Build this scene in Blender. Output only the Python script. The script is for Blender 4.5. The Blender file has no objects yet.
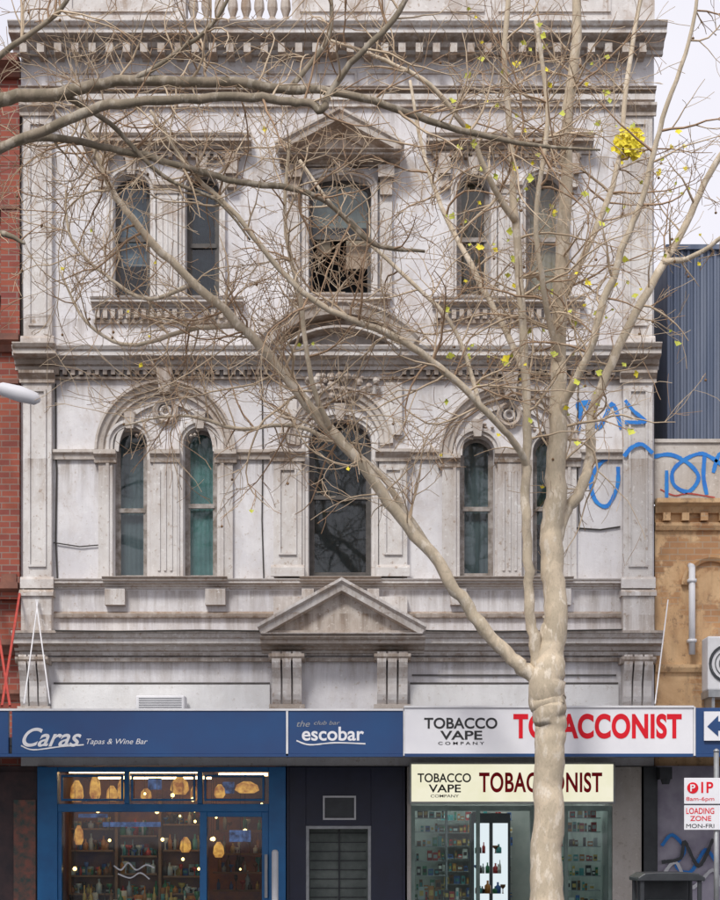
import bpy, math, random, bmesh
from mathutils import Vector
R = random.Random(11)
scene = bpy.context.scene
S = 72.0; D = 26.0; F = S*D; EYE = 1.7
def fx(p): return (p-360)/S
def fz(p): return EYE+(840-p)/S
def sc(y): return F/(D+y)
def at(px, py, y):
    s = sc(y); return Vector(((px-360)/s, y, EYE+(840-py)/s))
# ------------------------------------------------------------ materials
def newmat(name):
    m = bpy.data.materials.new(name); m.use_nodes = True
    nt = m.node_tree; nt.nodes.clear()
    return m, nt, nt.nodes.new('ShaderNodeOutputMaterial')
class N:
    def __init__(s, nt): s.nt = nt
    def n(s, t, **k):
        x = s.nt.nodes.new(t)
        for a, b in k.items(): setattr(x, a, b)
        return x
    def l(s, a, b): s.nt.links.new(a, b)
    def mapping(s, scale):
        tc = s.n('ShaderNodeTexCoord'); mp = s.n('ShaderNodeMapping')
        mp.inputs['Scale'].default_value = scale
        s.l(tc.outputs['Object'], mp.inputs[0]); return mp.outputs[0]
    def noise(s, scale3, sc_=1.0, det=6, rough=0.6, dis=0.0):
        t = s.n('ShaderNodeTexNoise'); s.l(s.mapping(scale3), t.inputs['Vector'])
        t.inputs['Scale'].default_value = sc_; t.inputs['Detail'].default_value = det
        t.inputs['Roughness'].default_value = rough; t.inputs['Distortion'].default_value = dis
        return t.outputs[0]
    def rng(s, v, a, b, c=0.0, d=1.0):
        t = s.n('ShaderNodeMapRange'); s.l(v, t.inputs[0])
        for i, q in enumerate((a, b, c, d)): t.inputs[i+1].default_value = q
        return t.outputs[0]
    def math(s, op, a, b):
        t = s.n('ShaderNodeMath', operation=op)
        for i, v in enumerate((a, b)):
            if isinstance(v, (int, float)): t.inputs[i].default_value = v
            else: s.l(v, t.inputs[i])
        return t.outputs[0]
    def mix(s, f, a, b):
        t = s.n('ShaderNodeMix', data_type='RGBA')
        if isinstance(f, (int, float)): t.inputs[0].default_value = f
        else: s.l(f, t.inputs[0])
        for i, v in ((6, a), (7, b)):
            if isinstance(v, tuple): t.inputs[i].default_value = (*v, 1)
            else: s.l(v, t.inputs[i])
        return t.outputs[2]
    def bsdf(s, out, col, rough=0.8, bump=None, bs=0.3, dist=0.01, metal=0, spec=0.5):
        p = s.n('ShaderNodeBsdfPrincipled')
        if isinstance(col, tuple): p.inputs['Base Color'].default_value = (*col, 1)
        else: s.l(col, p.inputs['Base Color'])
        p.inputs['Roughness'].default_value = rough
        p.inputs['Metallic'].default_value = metal
        p.inputs['Specular IOR Level'].default_value = spec
        if bump is not None:
            b = s.n('ShaderNodeBump'); b.inputs['Strength'].default_value = bs
            b.inputs['Distance'].default_value = dist
            s.l(bump, b.inputs['Height']); s.l(b.outputs[0], p.inputs['Normal'])
        s.l(p.outputs[0], out.inputs[0]); return p
def simple(name, c1, c2=None, rough=0.6, scale=4.0, bs=0.2, metal=0, spec=0.5):
    m, nt, out = newmat(name); n = N(nt)
    if c2 is None: c2 = tuple(x*0.8 for x in c1)
    f = n.noise((1, 1, 1), scale)
    n.bsdf(out, n.mix(n.rng(f, .35, .65), c1, c2), rough, n.noise((1, 1, 1), scale*8, 3), bs, 0.005, metal, spec)
    return m
LEDGES = [fz(105), fz(158), fz(320), fz(372), fz(462), fz(592), fz(618), fz(655)]
def stucco(name, base, base2, stain, stain2, amount, streaks=1.0, topd=0.0):
    m, nt, out = newmat(name); n = N(nt)
    big = n.noise((1, 1, .8), 1.1, 6, .65, .4)
    mid = n.noise((1, 1, .6), 3.3, 7, .7, .6)
    fine = n.noise((1, 1, 1), 13, 8, .72)
    streak = n.noise((6, 6, .45), 1, 7, .7, .5)
    tc = n.n('ShaderNodeTexCoord'); sx = n.n('ShaderNodeSeparateXYZ'); n.l(tc.outputs['Object'], sx.inputs[0])
    z = sx.outputs[2]; acc = None
    for L in LEDGES:
        g = n.rng(z, L-.65, L, 0, 1)
        g = n.math('MULTIPLY', g, n.math('LESS_THAN', z, L+.02)); g = n.math('POWER', g, 1.5)
        acc = g if acc is None else n.math('MAXIMUM', acc, g)
    c = n.mix(n.rng(big, .38, .62), base, base2)
    st = n.math('MULTIPLY', n.rng(streak, .40, .64), n.math('ADD', n.math('MULTIPLY', acc, .88), .12))
    c = n.mix(n.math('MULTIPLY', st, amount*streaks), c, stain)
    hi = n.rng(z, 5.5, 12, .35, 1.0+topd)
    bl = n.math('MULTIPLY', n.rng(mid, .50, .64), hi)
    c = n.mix(n.math('MULTIPLY', bl, .6*amount), c, stain2)
    c = n.mix(n.math('MULTIPLY', n.rng(fine, .59, .63), .6*amount), c, stain2)
    c = n.mix(n.math('MULTIPLY', n.rng(fine, .41, .37), .5), c, tuple(min(.8, x*1.18) for x in base))
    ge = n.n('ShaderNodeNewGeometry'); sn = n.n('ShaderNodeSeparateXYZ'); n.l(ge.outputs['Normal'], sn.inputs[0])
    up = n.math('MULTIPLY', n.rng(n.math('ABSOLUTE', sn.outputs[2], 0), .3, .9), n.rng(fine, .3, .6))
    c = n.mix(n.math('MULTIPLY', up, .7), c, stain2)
    n.bsdf(out, c, .85, fine, .5, .015)
    return m
M = {}
M['wall'] = stucco('painted_stucco', (.76, .75, .765), (.63, .62, .645), (.31, .27, .24), (.37, .29, .22), .85, 1, .15)
M['trim'] = stucco('weathered_moulding', (.70, .68, .665), (.55, .52, .50), (.26, .20, .155), (.30, .205, .135), 1.0, .85)
M['ornament'] = stucco('sooty_ornament', (.60, .56, .52), (.43, .37, .32), (.17, .12, .085), (.26, .165, .10), 1.0, .95)
M['frieze'] = stucco('shop_frieze_paint', (.79, .79, .79), (.70, .70, .70), (.4, .37, .33), (.38, .32, .26), .55)
M['cream'] = stucco('cream_render', (.62, .58, .54), (.52, .47, .42), (.3, .25, .2), (.25, .2, .15), .6)
def brickmat(name, c1, c2, mort, cover=None, cov2=None):
    m, nt, out = newmat(name); n = N(nt)
    tc = n.n('ShaderNodeTexCoord'); sx = n.n('ShaderNodeSeparateXYZ'); n.l(tc.outputs['Object'], sx.inputs[0])
    cb = n.n('ShaderNodeCombineXYZ'); n.l(n.math('ADD', sx.outputs[0], sx.outputs[1]), cb.inputs[0]); n.l(sx.outputs[2], cb.inputs[1])
    b = n.n('ShaderNodeTexBrick'); n.l(cb.outputs[0], b.inputs['Vector'])
    for k, v in (('Color1', c1), ('Color2', c2), ('Mortar', mort)): b.inputs[k].default_value = (*v, 1)
    b.inputs['Scale'].default_value = 1; b.inputs['Brick Width'].default_value = .23; b.inputs['Row Height'].default_value = .086
    b.inputs['Mortar Size'].default_value = .008
    c = n.mix(n.rng(n.noise((1, 1, 1), 2), .45, .75, 0, .6), b.outputs[0], tuple(x*.35 for x in c1))
    if cover:
        q = n.mix(n.rng(n.noise((1, 1, .7), 2.2, 7, .7, .5), .38, .64), cover, cov2)
        q = n.mix(n.math('MULTIPLY', n.rng(n.noise((1, 1, .8), 9, 8, .75), .54, .66), .7), q, (.17, .10, .06))
        q = n.mix(n.math('MULTIPLY', n.rng(n.noise((5, 5, .5), 1, 7, .7, .5), .5, .7), .5), q, (.20, .14, .10))
        c = n.mix(n.rng(n.noise((1, 1, 1), 1.3, 6, .65), .45, .5), c, q)
    n.bsdf(out, c, .85, n.noise((1, 1, 1), 20, 5), .4, .008); return m
M['brick'] = brickmat('red_brick', (.33, .085, .05), (.22, .055, .045), (.25, .18, .15))
M['ochre'] = brickmat('ochre_render_over_brick', (.54, .30, .14), (.42, .22, .11), (.45, .33, .22), (.70, .48, .27), (.54, .33, .17))
def barkmat(name, a, b, c, d):
    m, nt, out = newmat(name); n = N(nt)
    v = n.noise((6, 6, 3), 1, 4, .55, 1.0); w = n.noise((11, 11, 5), 1, 4); f = n.noise((1, 1, .6), 45, 6, .7)
    col = n.mix(n.rng(v, .44, .53), a, b)
    col = n.mix(n.rng(w, .54, .61), col, c)
    col = n.mix(n.rng(n.noise((1.2, 1.2, 1.2), 1), .5, .7, 0, .5), col, d)
    col = n.mix(n.rng(f, .5, .75, 0, .6), col, tuple(x*.5 for x in a))
    n.bsdf(out, col, .8, f, .4, .012); return m
M['bark'] = barkmat('plane_tree_bark', (.60, .50, .37), (.50, .42, .31), (.68, .60, .49), (.44, .38, .28))
M['bark2'] = barkmat('plane_tree_limb_bark', (.27, .22, .16), (.20, .165, .115), (.38, .33, .26), (.17, .14, .10))
M['twig'] = simple('twig_bark', (.42, .28, .175), (.28, .18, .11), .8, 3)
M['twig2'] = simple('twig_bark_pale', (.62, .50, .36), (.44, .33, .22), .8, 3)
M['seed'] = simple('seed_ball_husk', (.26, .15, .08), (.16, .10, .05), .9, 30)
M['leafy'] = simple('yellow_leaf', (.90, .76, .04), (.80, .68, .05), .6, 8)
M['leafg'] = simple('green_yellow_leaf', (.62, .62, .07), (.45, .50, .08), .6, 8)
M['sash'] = simple('window_frame_paint', (.40, .37, .35), (.18, .15, .125), .6, 9)
M['sashd'] = simple('dark_window_frame', (.10, .09, .085), (.06, .055, .05), .6, 9)
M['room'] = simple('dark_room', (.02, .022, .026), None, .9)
M['tealrefl'] = simple('teal_reflection_blind', (.15, .32, .31), (.06, .17, .17), .8, 2.2)  # teal reflection of the glass put into the colour behind it
M['blindgrey'] = simple('grey_blind', (.13, .165, .18), (.07, .10, .115), .8, 1.6)
M['blindblue'] = simple('blue_grey_blind', (.15, .20, .26), (.05, .07, .10), .8, 2.6)
M['blindtan'] = simple('tan_board', (.46, .37, .29), (.30, .23, .17), .8, 3)
M['curtain'] = simple('pale_curtain', (.42, .43, .40), (.2, .21, .2), .8, 4)
M['blue'] = simple('bright_blue_paint', (.012, .18, .45), (.010, .13, .35), .4, 3)
M['fascia'] = simple('blue_fascia_paint', (.010, .062, .19), (.014, .048, .155), .45, 1.2, .05)
M['navy'] = simple('navy_paint', (.016, .020, .055), (.012, .014, .035), .45, 2)
M['white'] = simple('white_sign_panel', (.80, .80, .83), (.72, .72, .76), .5, 1.5, .05)
M['whitep'] = simple('white_paint', (.74, .74, .76), (.62, .62, .64), .6, 3)
M['black'] = simple('black_paint', (.02, .02, .022), None, .5)
M['red'] = simple('red_lettering', (.72, .012, .025), (.62, .012, .025), .6, 2, .05, 0, .2)
M['metal'] = simple('galvanised_metal', (.38, .39, .40), (.27, .28, .29), .45, 6, .1, .5)
M['greenalu'] = simple('green_grey_frame', (.20, .27, .24), (.13, .18, .16), .4, 5, .1, .3)
M['darkmetal'] = simple('dark_grey_metal', (.045, .05, .055), (.03, .033, .038), .4, 6, .1, .2)
M['soffit'] = simple('awning_soffit', (.30, .30, .31), (.2, .2, .21), .7)
M['rust'] = simple('red_steel', (.5, .07, .05), (.35, .05, .04), .6, 8)
M['graf'] = simple('blue_spray_paint', (.015, .17, .60), (.02, .25, .68), .6, 5)
M['wood'] = simple('warm_timber', (.30, .15, .07), (.18, .085, .04), .5, 3)
M['floor'] = simple('tiled_floor', (.3, .28, .25), (.22, .2, .18), .3, 2)
M['inner'] = simple('interior_wall', (.50, .52, .49), (.38, .41, .39), .7, 2)
M['innerd'] = simple('bar_wall', (.42, .18, .09), (.12, .07, .16), .7, 1.6)
M['asphalt'] = simple('asphalt', (.055, .055, .057), (.04, .04, .042), .85, 3, .5)
M['paving'] = simple('bluestone_paving', (.15, .155, .165), (.10, .105, .11), .75, 2.5, .3)
M['kerb'] = simple('bluestone_kerb', (.16, .165, .17), (.11, .11, .12), .8, 4)
M['line'] = simple('road_paint', (.7, .7, .68), (.5, .5, .48), .7, 6)
M['soil'] = simple('tree_pit_soil', (.09, .065, .045), (.05, .04, .03), .95, 9)
M['purple'] = simple('mauve_grey_wall', (.46, .43, .50), (.28, .25, .33), .7, 2.4)
M['cable'] = simple('black_cable', (.05, .045, .04), None, .7)
M['sandst'] = simple('brown_sandstone', (.26, .11, .075), (.14, .065, .05), .8)
def corr():
    m, nt, out = newmat('corrugated_steel'); n = N(nt)
    c = n.mix(n.rng(n.noise((6, 6, .3), 1, 6), .35, .7), (.10, .13, .20), (.18, .21, .28))
    n.bsdf(out, c, .5, None, metal=.1); return m
M['corr'] = corr()
def glass(name, tint, refl, bs=.12):
    m, nt, out = newmat(name); n = N(nt)
    t = n.n('ShaderNodeBsdfTransparent'); t.inputs[0].default_value = (*tint, 1)
    g = n.n('ShaderNodeBsdfGlossy'); g.inputs[1].default_value = .03
    b = n.n('ShaderNodeBump'); b.inputs['Strength'].default_value = bs; b.inputs['Distance'].default_value = .02
    n.l(n.noise((1, 1, 1), 1.6, 2), b.inputs['Height']); n.l(b.outputs[0], g.inputs['Normal'])
    fr = n.n('ShaderNodeFresnel'); fr.inputs[0].default_value = refl
    mx = n.n('ShaderNodeMixShader'); n.l(fr.outputs[0], mx.inputs[0]); n.l(t.outputs[0], mx.inputs[1]); n.l(g.outputs[0], mx.inputs[2])
    n.l(mx.outputs[0], out.inputs[0]); return m
M['glass'] = glass('window_glass', (.75, .82, .82), 1.75)
M['shopglass'] = glass('shop_glass', (.80, .95, .93), 1.6, .05)
def emis(name, col, st, col2=None, sc_=3):
    m, nt, out = newmat(name); n = N(nt)
    e = n.n('ShaderNodeEmission'); e.inputs[1].default_value = st
    n.l(n.mix(n.rng(n.noise((1, 1, 1), sc_, 3), .35, .65), col, col2 or col), e.inputs[0])
    n.l(e.outputs[0], out.inputs[0]); return m
M['warm'] = emis('warm_lamp', (1, .60, .22), 5)
M['fillstrip'] = emis('added_warm_strip', (1, .55, .25), 11)
M['cool'] = emis('cool_tube', (.9, 1, .98), 9)
M['lightbox'] = emis('backlit_cream_panel', (.93, .90, .66), .9, (1, .96, .76))
M['amberglow'] = emis('added_amber_glow', (.95, .45, .10), .9, (.35, .10, .03), 9)
M['bluelit'] = emis('lit_blue_display', (.16, .26, .62), .45, (.02, .03, .10), 11)
M['fridge'] = emis('fridge_light', (.85, .95, 1), .9)
ST = [simple('stock_%s' % k, c, None, .35, 9) for k, c in dict(amber=(.5, .2, .04), green=(.05, .25, .12), blue=(.06, .16, .45), red=(.5, .05, .05), clear=(.5, .55, .55), gold=(.65, .45, .12), white=(.75, .75, .7), teal=(.08, .35, .35), dark=(.05, .04, .04), brown=(.2, .09, .04)).items()]
# ------------------------------------------------------------ mesh tools
class MB:
    def __init__(s): s.v = []; s.f = []; s.m = []
    def add(s, v, f, mi=0):
        o = len(s.v); s.v += [tuple(x) for x in v]
        for q in f: s.f.append([i+o for i in q]); s.m.append(mi)
    def box(s, x0, x1, y0, y1, z0, z1, mi=0):
        s.add([(x0,y0,z0),(x1,y0,z0),(x1,y1,z0),(x0,y1,z0),(x0,y0,z1),(x1,y0,z1),(x1,y1,z1),(x0,y1,z1)],
              [(0,1,5,4),(1,2,6,5),(2,3,7,6),(3,0,4,7),(4,5,6,7),(3,2,1,0)], mi)
    def sweep(s, path, prof, mi=0, closed=False, y=0.0):
        n = len(path); vs = []
        for i, p in enumerate(path):
            a = path[i-1] if (i > 0 or closed) else None
            b = path[(i+1) % n] if (i < n-1 or closed) else None
            ns = []
            for u, v in ((a, p), (p, b)):
                if u is None or v is None: continue
                dx, dz = v[0]-u[0], v[1]-u[1]; l = math.hypot(dx, dz) or 1
                ns.append((-dz/l, dx/l))
            if len(ns) == 2:
                mx, mz = ns[0][0]+ns[1][0], ns[0][1]+ns[1][1]; l = math.hypot(mx, mz) or 1
                mx, mz = mx/l, mz/l; k = 1/max(.35, mx*ns[0][0]+mz*ns[0][1]); nx, nz = mx*k, mz*k
            else: nx, nz = ns[0]
            for o, off in prof: vs.append((p[0]+nx*off, y-o, p[1]+nz*off))
        k = len(prof); fs = []
        for i in range(n if closed else n-1):
            for j in range(k):
                fs.append((i*k+j, i*k+(j+1) % k, ((i+1) % n)*k+(j+1) % k, ((i+1) % n)*k+j))
        if not closed: fs.append(tuple(range(k))[::-1]); fs.append(tuple((n-1)*k+j for j in range(k)))
        s.add(vs, fs, mi)
    def cornice(s, x0, x1, z, prof, mi=0, y=0.0): s.sweep([(x0, z), (x1, z)], prof, mi, y=y)
    def tube(s, pts, rad, sides=6, mi=0, cap=True, jit=0):
        n = len(pts); vs = []; ref = Vector((0.31, 0.9, 0.2)).normalized()
        lob = [R.uniform(-1, 1) for _ in range(sides)]
        for i, p in enumerate(pts):
            t = (pts[min(i+1, n-1)]-pts[max(i-1, 0)])
            if t.length < 1e-6: t = Vector((0, 0, 1))
            t.normalize(); a = t.cross(ref)
            if a.length < .05: a = t.cross(Vector((1, 0, 0)))
            a.normalize(); b = t.cross(a)
            if jit: lob = [.8*q+.45*R.uniform(-1, 1) for q in lob]
            for j in range(sides):
                an = 2*math.pi*j/sides; r = rad[i]*(1+jit*(lob[j]+.5*lob[j-1]))
                vs.append(p+a*math.cos(an)*r+b*math.sin(an)*r)
        fs = [(i*sides+j, i*sides+(j+1) % sides, (i+1)*sides+(j+1) % sides, (i+1)*sides+j) for i in range(n-1) for j in range(sides)]
        if cap: fs += [tuple(range(sides))[::-1], tuple((n-1)*sides+j for j in range(sides))]
        s.add(vs, fs, mi)
    def cyl(s, x, y, z0, z1, r0, r1=None, sides=12, mi=0):
        s.tube([Vector((x, y, z0)), Vector((x, y, z1))], [r0, r0 if r1 is None else r1], sides, mi)
    def lathe(s, x, y, prof, sides=10, mi=0):
        s.tube([Vector((x, y, z)) for r, z in prof], [r for r, z in prof], sides, mi)
    def obj(s, name, mats, parent=None, smooth=False, bevel=0):
        me = bpy.data.meshes.new(name); me.from_pydata(s.v, [], s.f); me.update()
        if not isinstance(mats, (list, tuple)): mats = [mats]
        for m in mats: me.materials.append(m)
        me.polygons.foreach_set('material_index', s.m)
        bm = bmesh.new(); bm.from_mesh(me); bmesh.ops.recalc_face_normals(bm, faces=bm.faces); bm.to_mesh(me); bm.free()
        if smooth: me.polygons.foreach_set('use_smooth', [True]*len(me.polygons))
        o = bpy.data.objects.new(name, me); scene.collection.objects.link(o)
        if parent: o.parent = parent
        if bevel:
            b = o.modifiers.new('bevel', 'BEVEL'); b.width = bevel; b.segments = 2; b.limit_method = 'ANGLE'
        return o
def empty(name):
    o = bpy.data.objects.new(name, None); scene.collection.objects.link(o); return o
def arc(cx, cz, rx, rz, a0, a1, n=20):
    return [(cx+rx*math.cos(math.radians(a0+(a1-a0)*i/n)), cz+rz*math.sin(math.radians(a0+(a1-a0)*i/n))) for i in range(n+1)]
def text(body, x0, x1, z0, z1, y, mat, parent, name='lettering', shear=0, off=0.0, rot=0):
    c = bpy.data.curves.new(name, 'FONT'); c.body = body; c.size = 1; c.shear = shear; c.offset = off; c.extrude = .001
    if off > .02: c.space_character = 1.06
    c.materials.append(mat)
    o = bpy.data.objects.new(name, c); scene.collection.objects.link(o)
    bpy.context.view_layer.update()
    bb = [Vector(b) for b in o.bound_box]
    mnx, mxx = min(b.x for b in bb), max(b.x for b in bb); mny, mxy = min(b.y for b in bb), max(b.y for b in bb)
    sx = (x1-x0)/(mxx-mnx); sy = (z1-z0)/(mxy-mny)
    o.rotation_euler = (math.radians(90), math.radians(rot), 0); o.scale = (sx, sy, 1)
    o.location = (x0-mnx*sx, y, z0-mny*sy); o.parent = parent
    return o
def stroke(pts, w, y, mat, parent, name):
    P = []
    for i in range(len(pts)-1):
        p0 = pts[max(i-1, 0)]; p1 = pts[i]; p2 = pts[i+1]; p3 = pts[min(i+2, len(pts)-1)]
        for k in range(6):
            t = k/6; f = lambda a, b, c, d: .5*((2*b)+(-a+c)*t+(2*a-5*b+4*c-d)*t*t+(-a+3*b-3*c+d)*t**3)
            P.append((f(p0[0], p1[0], p2[0], p3[0]), f(p0[1], p1[1], p2[1], p3[1])))
    P.append(pts[-1]); mb = MB()
    for i in range(len(P)-1):
        a, b = P[i], P[i+1]; dx, dz = b[0]-a[0], b[1]-a[1]; l = math.hypot(dx, dz) or 1
        ww = w*R.uniform(.8, 1.1)
        nx, nz = -dz/l*ww/2, dx/l*ww/2; ex, ez = dx/l*w*.3, dz/l*w*.3; yy = y-.0004*(i % 7)
        mb.add([(a[0]+nx-ex, yy, a[1]+nz-ez), (a[0]-nx-ex, yy, a[1]-nz-ez), (b[0]-nx+ex, yy, b[1]-nz+ez), (b[0]+nx+ex, yy, b[1]+nz+ez)], [(0, 1, 2, 3)])
    return mb.obj(name, mat, parent)
def opening_path(o, n=12):
    x0, x1, z0, zs, h = o; cx = (x0+x1)/2; w = (x1-x0)/2
    return [(x0, z0)] + [(cx-w*math.cos(math.pi*i/n), zs+h*math.sin(math.pi*i/n)) for i in range(n+1)] + [(x1, z0)]
def wall(mb, x0, x1, z0, z1, ops, y=0.0, dep=.24, mi=0):
    ops = sorted(ops); cur = x0; q = lambda a, b, c, d: mb.add([(a, y, c), (b, y, c), (b, y, d), (a, y, d)], [(0, 1, 2, 3)], mi)
    for o in ops:
        ox0, ox1, oz0, ozs, h = o
        q(cur, ox0, z0, z1); q(ox0, ox1, z0, oz0)
        p = opening_path(o); top = p[1:-1]
        for a, b in zip(top, top[1:]):
            mb.add([(a[0], y, a[1]), (b[0], y, b[1]), (b[0], y, z1), (a[0], y, z1)], [(0, 1, 2, 3)], mi)
        pp = p+[p[0]]
        for a, b in zip(pp, pp[1:]):
            mb.add([(a[0], y, a[1]), (b[0], y, b[1]), (b[0], y+dep, b[1]), (a[0], y+dep, a[1])], [(0, 1, 2, 3)], mi)
        cur = ox1
    q(cur, x1, z0, z1)
def window(o, parent, y=.17, blind=None, blind_to=0.0, frame='sash', split=.5, open_=False):
    x0, x1, z0, zs, h = o; p = opening_path(o)
    fr = MB(); fw = .05
    fr.sweep(p, [(0, -fw), (0, .01), (-.06, .01), (-.06, -fw)], closed=True, y=y)
    zm = z0+(zs+h-z0)*split
    fr.box(x0+fw*.8, x1-fw*.8, y-.012, y+.045, zm-.03, zm+.03)
    if not open_:
        fr.box(x0+fw*.8, x1-fw*.8, y+.008, y+.05, z0+fw*.8, z0+fw*.8+.05)
        fr.box(x0+fw*.8, x0+fw*.8+.03, y+.01, y+.05, z0+fw, zs); fr.box(x1-fw*.8-.03, x1-fw*.8, y+.01, y+.05, z0+fw, zs)
    fr.obj('sash_frame', M[frame], parent)
    g = MB(); gp = [(a, max(b, zm)) for a, b in p] if open_ else p
    g.add([(a, y+.03, b) for a, b in gp], [tuple(range(len(gp)))]); g.obj('glass', M['glass'], parent)
    if blind:
        b = MB(); zz = z0+(zs+h-z0)*blind_to; n = 14
        for i in range(n):
            a = x0+(x1-x0)*i/n; c = x0+(x1-x0)*(i+1)/n; ya = y+.10+.012*(i % 2); yb = y+.10+.012*((i+1) % 2)
            b.add([(a, ya, zz), (c, yb, zz), (c, yb, zs+h), (a, ya, zs+h)], [(0, 1, 2, 3)])
        b.obj('blind', M[blind], parent)
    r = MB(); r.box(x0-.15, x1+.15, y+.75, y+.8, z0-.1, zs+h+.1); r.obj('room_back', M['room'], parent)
# ------------------------------------------------------------ main building
B = empty('victorian_terrace_building')
mir = lambda p: 676-p
def W(a, b, sill, spring, h): return (fx(a), fx(b), fz(sill), fz(spring), h/S)
up = [W(114,150,297,190,15), W(186,219,297,190,15), W(309,371,296,188,12), W(mir(219),mir(186),297,190,15), W(mir(150),mir(114),297,190,15)]
lo = [W(114,147,580,445,17), W(184,217,580,445,17), W(309,371,577,442,22), W(460,494,578,453,17), W(533,563,578,453,17)]
XL, XR = fx(21), fx(654)
mb = MB()
wall(mb, XL, XR, fz(357), fz(40), up)
wall(mb, XL, XR, fz(640), fz(357), lo)
mb.box(XL, XR, .0, .3, fz(766), fz(640))
mb.box(XL, XL+.25, .3, 11, 0, fz(40)); mb.box(XR-.25, XR, .3, 11, 0, fz(40)); mb.box(XL, XR, 11, 11.3, 0, fz(40))
mb.box(XL+.25, XR-.25, .6, 11, fz(42), fz(40)); mb.box(XL+.25, XR-.25, .3, 11, fz(766), fz(764))
mb.obj('walls', M['wall'], B)
for o, (b, t, f, sp, op) in zip(up, [('blindblue', .3, 'sashd', .5, 0), ('blindblue', .0, 'sashd', .45, 0), ('curtain', .62, 'sashd', .52, 1), ('blindtan', 0, 'sash', .5, 0), ('blindtan', 0, 'sash', .5, 0)]):
    window(o, B, blind=b, blind_to=t, frame=f, split=sp, open_=op)
for o, (b, t, f, sp) in zip(lo, [('blindgrey', .0, 'sash', .47), ('tealrefl', 0, 'sash', .5), ('blindgrey', .0, 'sashd', .52), ('blindgrey', 0, 'sash', .5), ('tealrefl', .4, 'sash', .5)]):
    window(o, B, blind=b, blind_to=t, frame=f, split=sp)
c = MB(); c.box(fx(316), fx(330), .45, .5, fz(244), fz(215)); c.box(fx(346), fx(368), .3, .34, fz(262), fz(232)); c.box(fx(311), fx(345), .32, .36, fz(296), fz(285)); c.obj('boxes_in_window', M['blindtan'], B)
T = MB(); O = MB()
def pil(a, b, top, bot, out=.12, panel=True):
    x0, x1 = fx(a), fx(b)
    T.box(x0, x1, -out, .02, fz(bot), fz(top))
    if panel:
        m = .07; zt, zb = fz(top)-.25, fz(bot)+.3
        T.sweep([(x0+m, zb), (x1-m, zb), (x1-m, zt), (x0+m, zt)], [(0, 0), (.03, .0), (.03, .03), (0, .03)], closed=True, y=-out)
    O.cornice(x0-.05, x1+.05, fz(top), [(out-.01, -.16), (out+.03, -.16), (out+.03, -.11), (out+.06, -.08), (out+.10, -.04), (out+.10, 0), (out-.01, 0)])
    T.cornice(x0-.035, x1+.035, fz(bot), [(out-.01, .16), (out+.02, .16), (out+.05, .12), (out+.05, 0), (out-.01, 0)])
for a, b in ((25, 53), (622, 651)):
    pil(a, b, 108, 350, .12); pil(a, b, 374, 590, .14)
    T.box(fx(a-1), fx(b+1), -.215, .01, fz(640), fz(598)); T.cornice(fx(a-3), fx(b+3), fz(598), [(0, 0), (.25, 0), (.25, .05), (.2, .09), (0, .09)])
def archi(o, wd=.09, out=.06, keyst=True, m=T):
    x0, x1, z0, zs, h = o
    m.sweep(opening_path(o, 16), [(0, 0), (out, .01), (out, wd*.45), (out+.035, wd*.6), (out+.035, wd), (0, wd)])
    if keyst:
        cx = (x0+x1)/2; zt = zs+h
        O.add([(cx-.05, -out-.07, zt-.03), (cx+.05, -out-.07, zt-.03), (cx+.08, -out-.09, zt+.2), (cx-.08, -out-.09, zt+.2),
               (cx-.05, 0, zt-.03), (cx+.05, 0, zt-.03), (cx+.08, 0, zt+.2), (cx-.08, 0, zt+.2)],
              [(0,1,2,3),(0,4,5,1),(1,5,6,2),(2,6,7,3),(3,7,4,0)])
for o in up: archi(o)
for o in lo: archi(o, .10, .06)
def bigc(m, a, b, py, h, out, y=0.0, mi=0):
    H = h/S
    m.cornice(fx(a), fx(b), fz(py), [(0, 0), (out*.18, 0), (out*.18, H*.18), (out*.32, H*.24), (out*.40, H*.42), (out*.85, H*.52), (out*.85, H*.74), (out*.93, H*.80), (out, H*.95), (out, H), (0, H*1.04)], mi, y)
def dent(m, a, b, py, h, w, gap, out, y=0.0):
    x = fx(a)
    while x+w/S < fx(b):
        if R.random() < .96: m.box(x, x+w/S, y-out*R.uniform(.93, 1.03), y+.01, fz(py)+R.uniform(-.006, .006), fz(py)+h/S)
        x += (w+gap)/S
for s0, s1 in ((92, 244), (mir(244), mir(92))):
    bigc(T, s0, s1, 310, 10, .2)
    dent(O, s0+4, s1-4, 320, 9, 4.5, 3.2, .1)
    O.cornice(fx(s0+2), fx(s1-2), fz(324), [(0, 0), (.05, 0), (.05, .05), (0, .05)])
    bigc(O, s0-6, s1+8, 155, 15, .30); dent(O, s0+2, s1-2, 160, 5, 4, 3.5, .12)
    for k in (s0+12, s1-12):
        O.box(fx(k-6), fx(k+6), -.2, .01, fz(178), fz(158)); O.box(fx(k-5), fx(k+5), -.13, .01, fz(190), fz(178))
for a, b in ((153.5, 182.5), (mir(182.5), mir(153.5))):
    T.box(fx(a+4), fx(b-4), -.10, .01, fz(299), fz(196))
    O.cornice(fx(a+1), fx(b-1), fz(196), [(0, 0), (.12, 0), (.13, .06), (.17, .10), (.17, .15), (0, .15)])
    for q in range(3): T.box(fx(a+8+q*5), fx(a+10+q*5), -.115, -.09, fz(292), fz(205))
T.box(fx(288), fx(300), -.08, .01, fz(300), fz(172)); T.box(fx(380), fx(392), -.08, .01, fz(300), fz(172))
bigc(T, 290, 390, 308, 11, .2); dent(O, 294, 386, 314, 6, 4.5, 3.5, .1)
for k in (294, 386):
    O.box(fx(k-8), fx(k+8), -.22, .01, fz(182), fz(170)); O.box(fx(k-6), fx(k+6), -.15, .01, fz(198), fz(182))
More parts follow.
